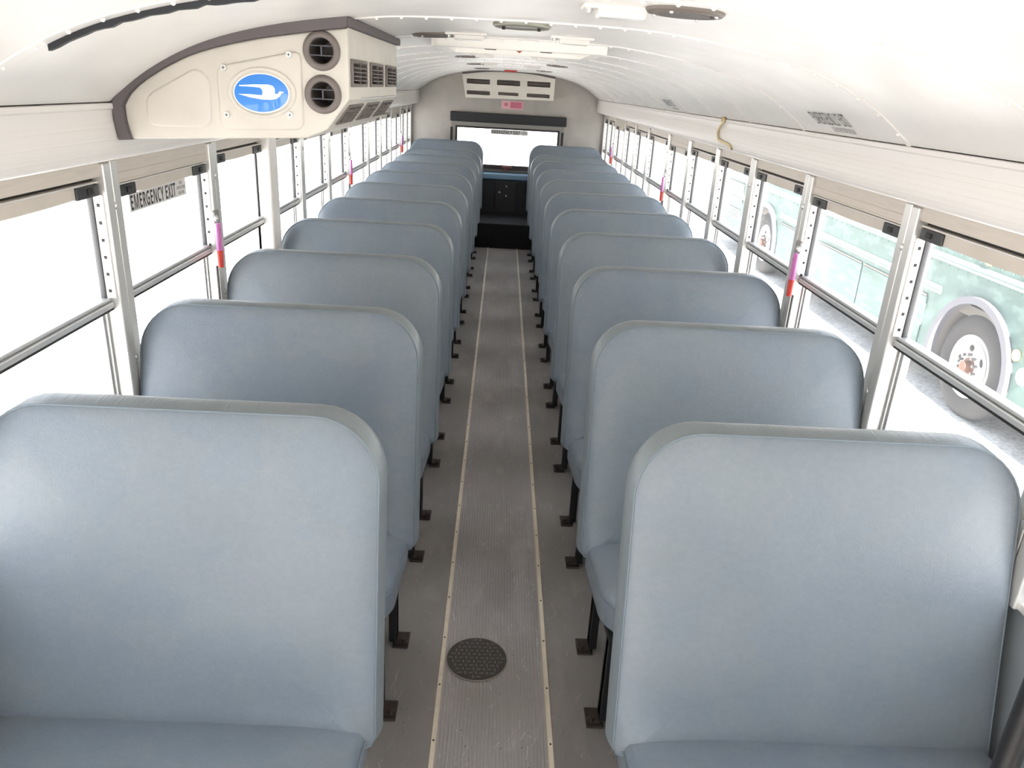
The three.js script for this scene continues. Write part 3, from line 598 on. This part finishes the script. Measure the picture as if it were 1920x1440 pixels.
[[0.165, -1.63, 'beside the foremost dark speaker'], [-0.180, -2.71, 'between the air conditioner and the hatch'], [0.158, -2.62, 'on the parked-bus side of the hatch'], [-0.171, -4.29, 'behind the hatch on the air-conditioner side'], [0.15, -4.32, 'behind the hatch on the parked-bus side'], [-0.17, -6.0, 'over the rear benches, air-conditioner side'], [0.15, -6.1, 'over the rear benches, parked-bus side']].forEach(([x, z, where]) => {
  const f = ceilingFrame(x, z), g = group('dome_lamp', x, f.y, z);
  g.rotation.z = f.turn;
  tag(g, 'white oblong ceiling lamp, unlit, ' + where, 'ceiling lamp', 'unlit ceiling lamps');
  mesh('base_plate', new RoundedBoxGeometry(0.135, 0.008, 0.075, 2, 0.003).translate(0, -0.003, 0), COVE, g);
  mesh('lens', new RoundedBoxGeometry(0.095, 0.018, 0.058, 3, 0.007).translate(0.008, -0.012, 0), LENS, g);
  mesh('switch', new THREE.CylinderGeometry(0.006, 0.006, 0.01, 12).translate(-0.056, -0.010, 0.012), SCREW, g);
  mesh('screw', new THREE.SphereGeometry(0.004, 8, 6).translate(-0.050, -0.0075, -0.02), SCREW, g);
});
{ // flat disc vent with two knobs
  const g = group('roof_vent', -0.008, archY(0), -2.19);
  tag(g, 'grey-green round roof vent disc with two dark knobs', 'roof vent');
  mesh('disc', new THREE.LatheGeometry([[0, -0.010], [0.060, -0.010], [0.070, -0.013], [0.0765, -0.009], [0.0765, 0.001]].map(([a, b]) => V2(a, b)), 40), std(0x8d8c80, 0.4, { metalness: 0.3 }), g);
  for (const x of [-0.048, 0.044]) mesh('knob', new THREE.CylinderGeometry(0.0045, 0.0045, 0.008, 12).translate(x, -0.015, 0.018), GASKET, g);
}
{ // roof hatch
  const Z0 = -2.96, Z1 = -3.52, g = group('roof_hatch', 0, 0, 0);
  tag(g, 'square white emergency roof hatch with two dark latches and red lever', 'roof hatch');
  const yb = 1.806;
  const ring = [[-0.318, Z1], [0.318, Z1], [0.318, Z0], [-0.318, Z0]], hole = [[-0.262, Z1 + 0.05], [-0.262, Z0 - 0.05], [0.262, Z0 - 0.05], [0.262, Z1 + 0.05]];
  const fg = new THREE.ExtrudeGeometry(shapeOf(roundPoly(ring.map(([x, z]) => [x, -z]).reverse(), 0.03), [roundPoly(hole.map(([x, z]) => [x, -z]).reverse(), 0.02)]), { depth: 0.04, bevelEnabled: true, bevelThickness: 0.004, bevelSize: 0.004, bevelOffset: -0.004, bevelSegments: 2 });
  fg.rotateX(-Math.PI / 2); fg.translate(0, yb + 0.012, 0);
  mesh('frame', toCreasedNormals(fg, 0.5), std(0xf2ede6, 0.35), g);
  mesh('lid', bx(-0.265, 0.265, yb + 0.028, yb + 0.04, Z1 + 0.045, Z0 - 0.045, 0.004), std(0xece6dd, 0.4), g);
  for (const x of [-0.105, 0.097]) mesh('latch', bx(x - 0.022, x + 0.022, yb + 0.006, yb + 0.016, Z0 - 0.05, Z0 - 0.02, 0.003), std(0x3d3b39, 0.5), g);
  mesh('release_lever', new THREE.ConeGeometry(0.022, 0.014, 4).rotateX(Math.PI).translate(0, yb + 0.008, Z0 - 0.06), std(0xb0533f, 0.5), g);
}
{
  const g = mesh('warning_lamp', new RoundedBoxGeometry(0.13, 0.022, 0.03, 2, 0.006).translate(0.0, archY(0) - 0.008, -8.35), std(0xb5433a, 0.4));
  tag(g, 'small red lamp on the ceiling over the rear air outlet', 'warning lamp');
}

// ---------------------------------------------------------------- writing
const textMat = (t) => new THREE.MeshStandardMaterial({ map: t, transparent: true, roughness: 0.6, polygonOffset: true, polygonOffsetFactor: -1 });
function fitText(c, text, x, y, w, h, bold = true) { // stretched to the given box
  c.save(); c.font = (bold ? 'bold ' : '') + '100px sans-serif'; c.textBaseline = 'alphabetic'; const m = c.measureText(text); c.translate(x, y + h); c.scale(w / m.width, h / 73); c.fillText(text, 0, 0); c.restore();
}
const signTex = canvasTex(1024, 128, (c, W, H) => {
  c.fillStyle = '#d9d5d1'; c.fillRect(0, 0, W, H); c.fillStyle = '#1d1b1c';
  fitText(c, 'EMERGENCY EXIT', 14, 12, 800, 104);
  c.fillStyle = '#55504f';
  fitText(c, 'SEE', 890, 14, 60, 22); fitText(c, 'INSTRUCTIONS', 836, 50, 176, 22); fitText(c, 'BELOW', 866, 88, 112, 24);
});
const ceilTex = canvasTex(1024, 256, (c, W, H) => { c.clearRect(0, 0, W, H); c.fillStyle = '#3a3632'; fitText(c, 'EMERGENCY EXIT', 10, 10, 1000, 150, false); fitText(c, 'SEE INSTRUCTIONS BELOW', 330, 190, 600, 52, false); });
{ // stickers on the glass
  const g = mesh('exit_sticker', new THREE.PlaneGeometry(0.43, 0.056).rotateY(Math.PI / 2).translate(-1.157, 1.304, -2.545), new THREE.MeshStandardMaterial({ map: signTex, roughness: 0.5 }));
  tag(g, 'white EMERGENCY EXIT sticker on the push-out window beside the air conditioner', 'sticker');
  const r = mesh('exit_sticker', new THREE.PlaneGeometry(0.435, 0.052).translate(0.026, 1.190, REAR - 0.011), new THREE.MeshStandardMaterial({ map: signTex, roughness: 0.5 }));
  tag(r, 'white EMERGENCY EXIT sticker at the top of the rear window', 'sticker');
  for (const [z, w, where] of [[-2.50, 0.285, 'over the push-out window with the first ribbon'], [-5.0, 0.29, 'over the window with the second ribbon']]) {
    const geo = new THREE.PlaneGeometry(w, 0.066, 1, 10), p = geo.attributes.position; // laid on the curve of the ceiling
    const key = [[1.024, 1.6135], [0.946, 1.673]];
    for (let i = 0; i < p.count; i++) { const t = p.getY(i) / 0.066 + 0.5, x = lerp(key[0][0], key[1][0], t), zz = z + p.getX(i); p.setXYZ(i, x - 0.0012, archY(x) - 0.0016, zz); }
    geo.computeVertexNormals();
    const m = mesh('exit_lettering', geo, textMat(ceilTex));
    tag(m, 'black EMERGENCY EXIT lettering on the ceiling ' + where, 'lettering');
  }
  const pinkTex = canvasTex(256, 128, (c, W, H) => { c.fillStyle = '#e3b2b8'; c.fillRect(0, 0, W, H); c.fillStyle = '#d2778c'; c.fillRect(104, 12, 140, 100); c.fillStyle = '#c25a74'; c.fillRect(36, 34, 40, 44); c.fillStyle = '#f0c9ce'; c.fillRect(48, 48, 14, 14); c.fillStyle = '#bd6076'; for (let i = 0; i < 4; i++) c.fillRect(116, 30 + i * 20, 116 - (i % 2) * 30, 5); });
  const k = mesh('safety_sticker', new THREE.PlaneGeometry(0.25, 0.088).translate(0.042, 1.492, REAR + 0.002), new THREE.MeshStandardMaterial({ map: pinkTex, roughness: 0.6 }));
  tag(k, 'faded pink safety sticker between the rear window and air outlet', 'sticker');
}

// ---------------------------------------------------------------- emergency window latches with ribbons
const RIBBON_WORDS = ['second', 'sixth', 'tenth'];
for (const s of [-1, 1]) [[5, 'first'], [9, 'second'], [13, 'third']].forEach(([pi, nth]) => {
  const z = POSTS[pi], g = group('window_release', s * 1.118, 1.082, z + 0.058);
  tag(g, `window release handle with pink and red ribbon, ${nth} from the front bench, ${SIDE_NAME[s]}`, 'window release', 'ribboned window releases');
  const X = (a, b, y0, y1, z0, z1, r) => bx(-s * a, -s * b, y0, y1, z0, z1, r);
  mesh('latch_plate', X(-0.004, 0.010, -0.03, 0.118, -0.040, 0.012, 0.006), std(0x9c9a99, 0.4, { metalness: 0.5 }), g);
  mesh('latch_bolt', new THREE.SphereGeometry(0.013, 14, 10).scale(0.6, 1, 1).translate(-s * 0.012, 0.09, 0.004), SCREW, g);
  mesh('lever', X(0.010, 0.020, -0.02, 0.075, 0.004, 0.026, 0.004), ALU, g);
  const rib = [];
  for (let i = 0; i < 3; i++) rib.push(rod([-s * 0.022, 0.075, 0.010 + i * 0.010], [-s * (0.024 + 0.004 * Math.sin(i * 2)), -0.025, 0.014 + i * 0.010], 0.0065, 6));
  mesh('pink_ribbon', merge([X(0.018, 0.026, -0.024, 0.072, 0.000, 0.038, 0.004), ...rib]), phys({ color: 0xe58bcd, roughness: 0.6, transmission: 0.25, thickness: 0 }), g);
  mesh('ribbon_print', X(0.0262, 0.0295, 0.0, 0.055, 0.016, 0.021, 0.001), std(0xa8279a, 0.6), g);
  mesh('red_sleeve', merge([rod([-s * 0.022, -0.018, 0.016], [-s * 0.020, -0.092, 0.018], 0.010, 8), rod([-s * 0.018, -0.018, 0.024], [-s * 0.018, -0.09, 0.024], 0.007, 8)]), phys({ color: 0xd8483c, roughness: 0.5, transmission: 0.2, thickness: 0 }), g);
  mesh('pull_rod', X(0.0, 0.0065, pi === 13 ? -0.10 : -0.33, -0.088, 0.012, 0.024, 0.002), std(0x565250, 0.45, { metalness: 0.3 }), g);
});
{ // loose cord on the cove panel
  const g = group('loose_cord');
  tag(g, 'short cream cord hanging loose over the cove panel, parked-bus side', 'cord');
  mesh('cord', tube([[1.024, 1.607, -3.90], [1.018, 1.592, -3.87], [1.020, 1.566, -3.93], [1.020, 1.535, -3.96], [1.019, 1.508, -3.93], [1.018, 1.497, -3.85], [1.022, 1.490, -3.74], [1.028, 1.476, -3.70]], 0.0062, 60, 8), std(0xd6c49c, 0.6), g);
  mesh('clip', bx(1.014, 1.034, 1.590, 1.610, -3.908, -3.885, 0.003), std(0xa9855a, 0.6), g);
}

// ---------------------------------------------------------------- green bus parked alongside
{
  const X = 4.40, GY = -1.03, g = group('parked_bus', X, GY, -10);
  tag(g, 'dusty green school bus parked alongside on the gravel', 'bus');
  const P = (z) => z + 10, Y = (y) => y - GY; // world -> local
  const greenTex = dataTex(512, 256, (u, v) => { const n = fbm(u, v, 8, 5, 55) - 0.5, c = sstep(0.5, 0.75, fbm(u, v, 16, 4, 58)); return [80 + n * 24 + c * 16, 101 + n * 24 + c * 15, 95 + n * 24 + c * 15]; });
  const GREEN = phys({ name: 'faded green paint', map: rep(greenTex, 0.5, 1), roughness: 0.5, specularIntensity: 0.6 });
  const PALE = std(0x7d918b, 0.4), TIRE = std(0x2f2c2b, 0.9), RIM = std(0xc9c6c2, 0.5), FLARE = std(0x55535a, 0.6), DARK = std(0x65605b, 0.9), HUB = std(0x6b4a3a, 0.6, { metalness: 0.3 });
  // (z, y) outline swept along x
  const sweepX = (pts, x0, x1, holes = []) => { const e = new THREE.ExtrudeGeometry(shapeOf(pts.map(([z, y]) => [-P(z), Y(y)]), holes.map((h) => h.map(([z, y]) => [-P(z), Y(y)]))), { depth: x1 - x0, bevelEnabled: false }); e.rotateY(Math.PI / 2); e.translate(x0, 0, 0); return toCreasedNormals(e, 0.4); };
  const WH = [[-6.68, -0.53], [-12.75, -0.53]], R = 0.60;
  const arc = (cz, cy, r, n = 24) => Array.from({ length: n + 1 }, (_, i) => { const a = lerp(-0.20, Math.PI + 0.20, i / n); return [cz + r * Math.cos(a), cy + r * Math.sin(a)]; });
  const z0 = -4.2, z1 = -15.9, low = -0.66, side = [[z1, low], [z1, 0.70], [z0, 0.70], [z0, low]];
  for (const [cz, cy] of WH) side.push(...arc(cz, cy, R).filter(([, y]) => y > low));
  mesh('side_panel', sweepX(side, 0, 0.05), GREEN, g);
  mesh('far_side_panel', sweepX([[z1, low], [z1, 0.70], [z0, 0.70], [z0, low]], 2.40, 2.45), GREEN, g);
  mesh('chassis', bx(0.55, 1.9, Y(-0.68), Y(-0.25), P(z1 + 0.2), P(z0 - 0.2)), DARK, g);
  mesh('floor_pan', bx(0.05, 2.40, Y(-0.10), Y(0), P(z1), P(z0)), DARK, g);
  mesh('front_end', bx(0.05, 2.40, Y(-0.66), Y(1.78), P(z0 - 0.06), P(z0), 0.02), GREEN, g);
  mesh('rear_end', bx(0.05, 2.40, Y(-0.66), Y(1.78), P(z1), P(z1 + 0.06), 0.02), GREEN, g);
  // window band and roof
  for (let i = 0; i <= 15; i++) { const z = lerp(z0 - 0.04, z1 + 0.04, i / 15); mesh('window_post', bx(0, 0.06, Y(0.70), Y(1.42), P(z - 0.04), P(z + 0.04)), GREEN, g); if (i < 15) { const zn = lerp(z0 - 0.04, z1 + 0.04, (i + 1) / 15), wn = mesh('side_window', bx(0.03, 0.05, Y(0.70), Y(1.42), P(zn + 0.04), P(z - 0.04)), phys({ color: 0x1c2b33, roughness: 0.12, specularIntensity: 1 }), g); mesh('sash_bar', bx(0.01, 0.05, Y(1.04), Y(1.07), P(zn + 0.04), P(z - 0.04)), ALU, wn); } }
  mesh('roof', sweepZ([[0, Y(1.42)], [0.06, Y(1.66)], [0.25, Y(1.82)], [0.7, Y(1.92)], [1.225, Y(1.95)], [1.75, Y(1.92)], [2.2, Y(1.82)], [2.39, Y(1.66)], [2.45, Y(1.42)]], P(z0), P(z1), [], 0.6), std(0xe6e4de, 0.5), g);
  mesh('far_window_band', bx(2.41, 2.44, Y(0.70), Y(1.42), P(z1), P(z0)), GREEN, g);
  // rub rails, each a double ridge
  const rail = (a, b, y) => mesh('rub_rail', merge([bx(-0.022, 0, Y(y - 0.035), Y(y - 0.012), P(a), P(b), 0.006), bx(-0.022, 0, Y(y + 0.010), Y(y + 0.035), P(a), P(b), 0.006), bx(-0.010, 0, Y(y - 0.04), Y(y + 0.04), P(a), P(b))]), PALE, g);
  rail(z0, z1, 0.345); rail(z0, -6.02, 0.03); rail(-7.35, -12.1, 0.03); rail(-13.4, z1, 0.03); rail(z0, z1, 0.69);
  const riv = [];
  for (let z = z0 - 0.1; z > z1; z -= 0.16) for (const y of [0.28, 0.42, 0.60]) riv.push(move(new THREE.SphereGeometry(0.008, 6, 4), -0.001, Y(y), P(z)));
  mesh('rivets', merge(riv), std(0x5d7f74, 0.5), g).userData.kind = 'stuff';
  // luggage doors under the floor line
  for (const [a, b] of [[-7.55, -9.06], [-9.08, -11.0], [-11.02, -12.05]]) { const d = mesh('skirt_door', bx(-0.012, 0.0, Y(-0.62), Y(-0.09), P(b + 0.01), P(a - 0.01), 0.004), GREEN, g); mesh('door_hinge', bx(-0.020, -0.004, Y(-0.085), Y(-0.065), P(b + 0.02), P(a - 0.02), 0.004), DARK, d); mesh('door_lock', bx(-0.022, -0.01, Y(-0.5), Y(-0.45), P((a + b) / 2 - 0.02), P((a + b) / 2 + 0.02), 0.003), DARK, d); }
  // radiator grilles by the engine
  for (const [za, zb, ya, yb, n] of [[-14.14, -15.1, -0.08, 0.27, 11], [-14.2, -14.9, -0.42, -0.2, 6]]) {
    const fr = mesh('grille_frame', bx(-0.006, 0, Y(ya), Y(yb), P(zb), P(za)), DARK, g);
    for (let i = 0; i < n; i++) { const y = lerp(ya + 0.01, yb - 0.01, (i + 0.5) / n), b = bx(-0.022, -0.004, -0.010, 0.010, P(zb + 0.01), P(za - 0.01)); b.rotateZ(0); mesh('grille_slat', move(b, 0, Y(y), 0), std(0x9aa39f, 0.5), fr); }
  }
  // marker lamps and reflectors
  mesh('marker_lamp', new THREE.SphereGeometry(0.045, 16, 10).scale(0.7, 0.8, 1.1).translate(-0.02, Y(0.455), P(-6.72)), std(0xd9c45c, 0.35), g);
  mesh('amber_reflector', new THREE.CylinderGeometry(0.05, 0.05, 0.012, 24).rotateZ(Math.PI / 2).translate(-0.008, Y(-0.20), P(-6.05)), std(0xd8c96a, 0.35), g);
  mesh('white_reflector', new THREE.CylinderGeometry(0.075, 0.075, 0.012, 24).rotateZ(Math.PI / 2).translate(-0.008, Y(-0.34), P(-5.90)), std(0xf2f2f0, 0.35), g);
  for (const [cz, cy] of WH) {
    // flare round the arch and the dark wheel housing behind it
    const fo = arc(cz, cy, R + 0.055), fi = arc(cz, cy, R - 0.012).reverse();
    mesh('wheel_arch_flare', sweepX([...fo, ...fi], -0.05, 0.03), FLARE, g);
    const ho = arc(cz, cy, R + 0.01), hi = arc(cz, cy, R - 0.01).reverse();
    const hs = mesh('wheel_housing', sweepX([...ho, ...hi], 0.02, 0.62), DARK, g);
    mesh('housing_back', sweepX([...arc(cz, cy, R)], 0.60, 0.62), DARK, hs);
    // wheel
    const tw = [[0.295, 0.02], [0.33, -0.012], [0.40, -0.018], [0.455, -0.004], [0.485, 0.018], [0.498, 0.05], [0.500, 0.075], [0.490, 0.08], [0.490, 0.092], [0.50, 0.096], [0.50, 0.12], [0.490, 0.124], [0.490, 0.136], [0.50, 0.14], [0.50, 0.168], [0.490, 0.172], [0.490, 0.184], [0.50, 0.188], [0.498, 0.22], [0.48, 0.25], [0.42, 0.27], [0.295, 0.26]].map(([r, w]) => V2(r, w));
    const wheelAt = (geo) => geo.rotateZ(-Math.PI / 2).translate(0.03, Y(cy), P(cz));
    const wheel = mesh('wheel', wheelAt(new THREE.LatheGeometry(tw, 56)), TIRE, g);
    const rimShape = new THREE.Shape(); rimShape.absarc(0, 0, 0.235, 0, Math.PI * 2, false);
    for (let k = 0; k < 5; k++) { const a = k / 5 * Math.PI * 2 + 0.5, h = new THREE.Path(); h.absellipse(0.175 * Math.cos(a), 0.175 * Math.sin(a), 0.045, 0.034, 0, Math.PI * 2, true, a + Math.PI / 2); rimShape.holes.push(h); }
    const disc = new THREE.ExtrudeGeometry(rimShape, { depth: 0.012, bevelEnabled: false, curveSegments: 24 }); disc.rotateY(-Math.PI / 2); disc.translate(0.05, Y(cy), P(cz));
    mesh('rim_disc', disc, RIM, wheel);
    mesh('rim_flange', wheelAt(new THREE.LatheGeometry([[0.228, 0.03], [0.245, 0.035], [0.262, 0.015], [0.292, -0.004], [0.302, 0.0], [0.302, 0.03], [0.26, 0.06], [0.235, 0.09]].map(([r, w]) => V2(r, w)), 48)), RIM, wheel);
    mesh('rim_inside', wheelAt(new THREE.CylinderGeometry(0.29, 0.29, 0.1, 40).translate(0, 0.15, 0)), RIM, wheel);
    mesh('hub', wheelAt(merge([new THREE.CylinderGeometry(0.062, 0.052, 0.075, 24).translate(0, -0.02, 0), new THREE.CylinderGeometry(0.085, 0.085, 0.02, 28).translate(0, 0.01, 0)])), HUB, wheel);
    for (let k = 0; k < 10; k++) { const a = k / 10 * Math.PI * 2; mesh('lug_nut', wheelAt(new THREE.CylinderGeometry(0.014, 0.017, 0.055, 6).translate(0.118 * Math.cos(a), -0.012, 0.118 * Math.sin(a))), std(0x6f6a68, 0.5, { metalness: 0.4 }), wheel); }
  }
}

renderer.render(scene, camera);
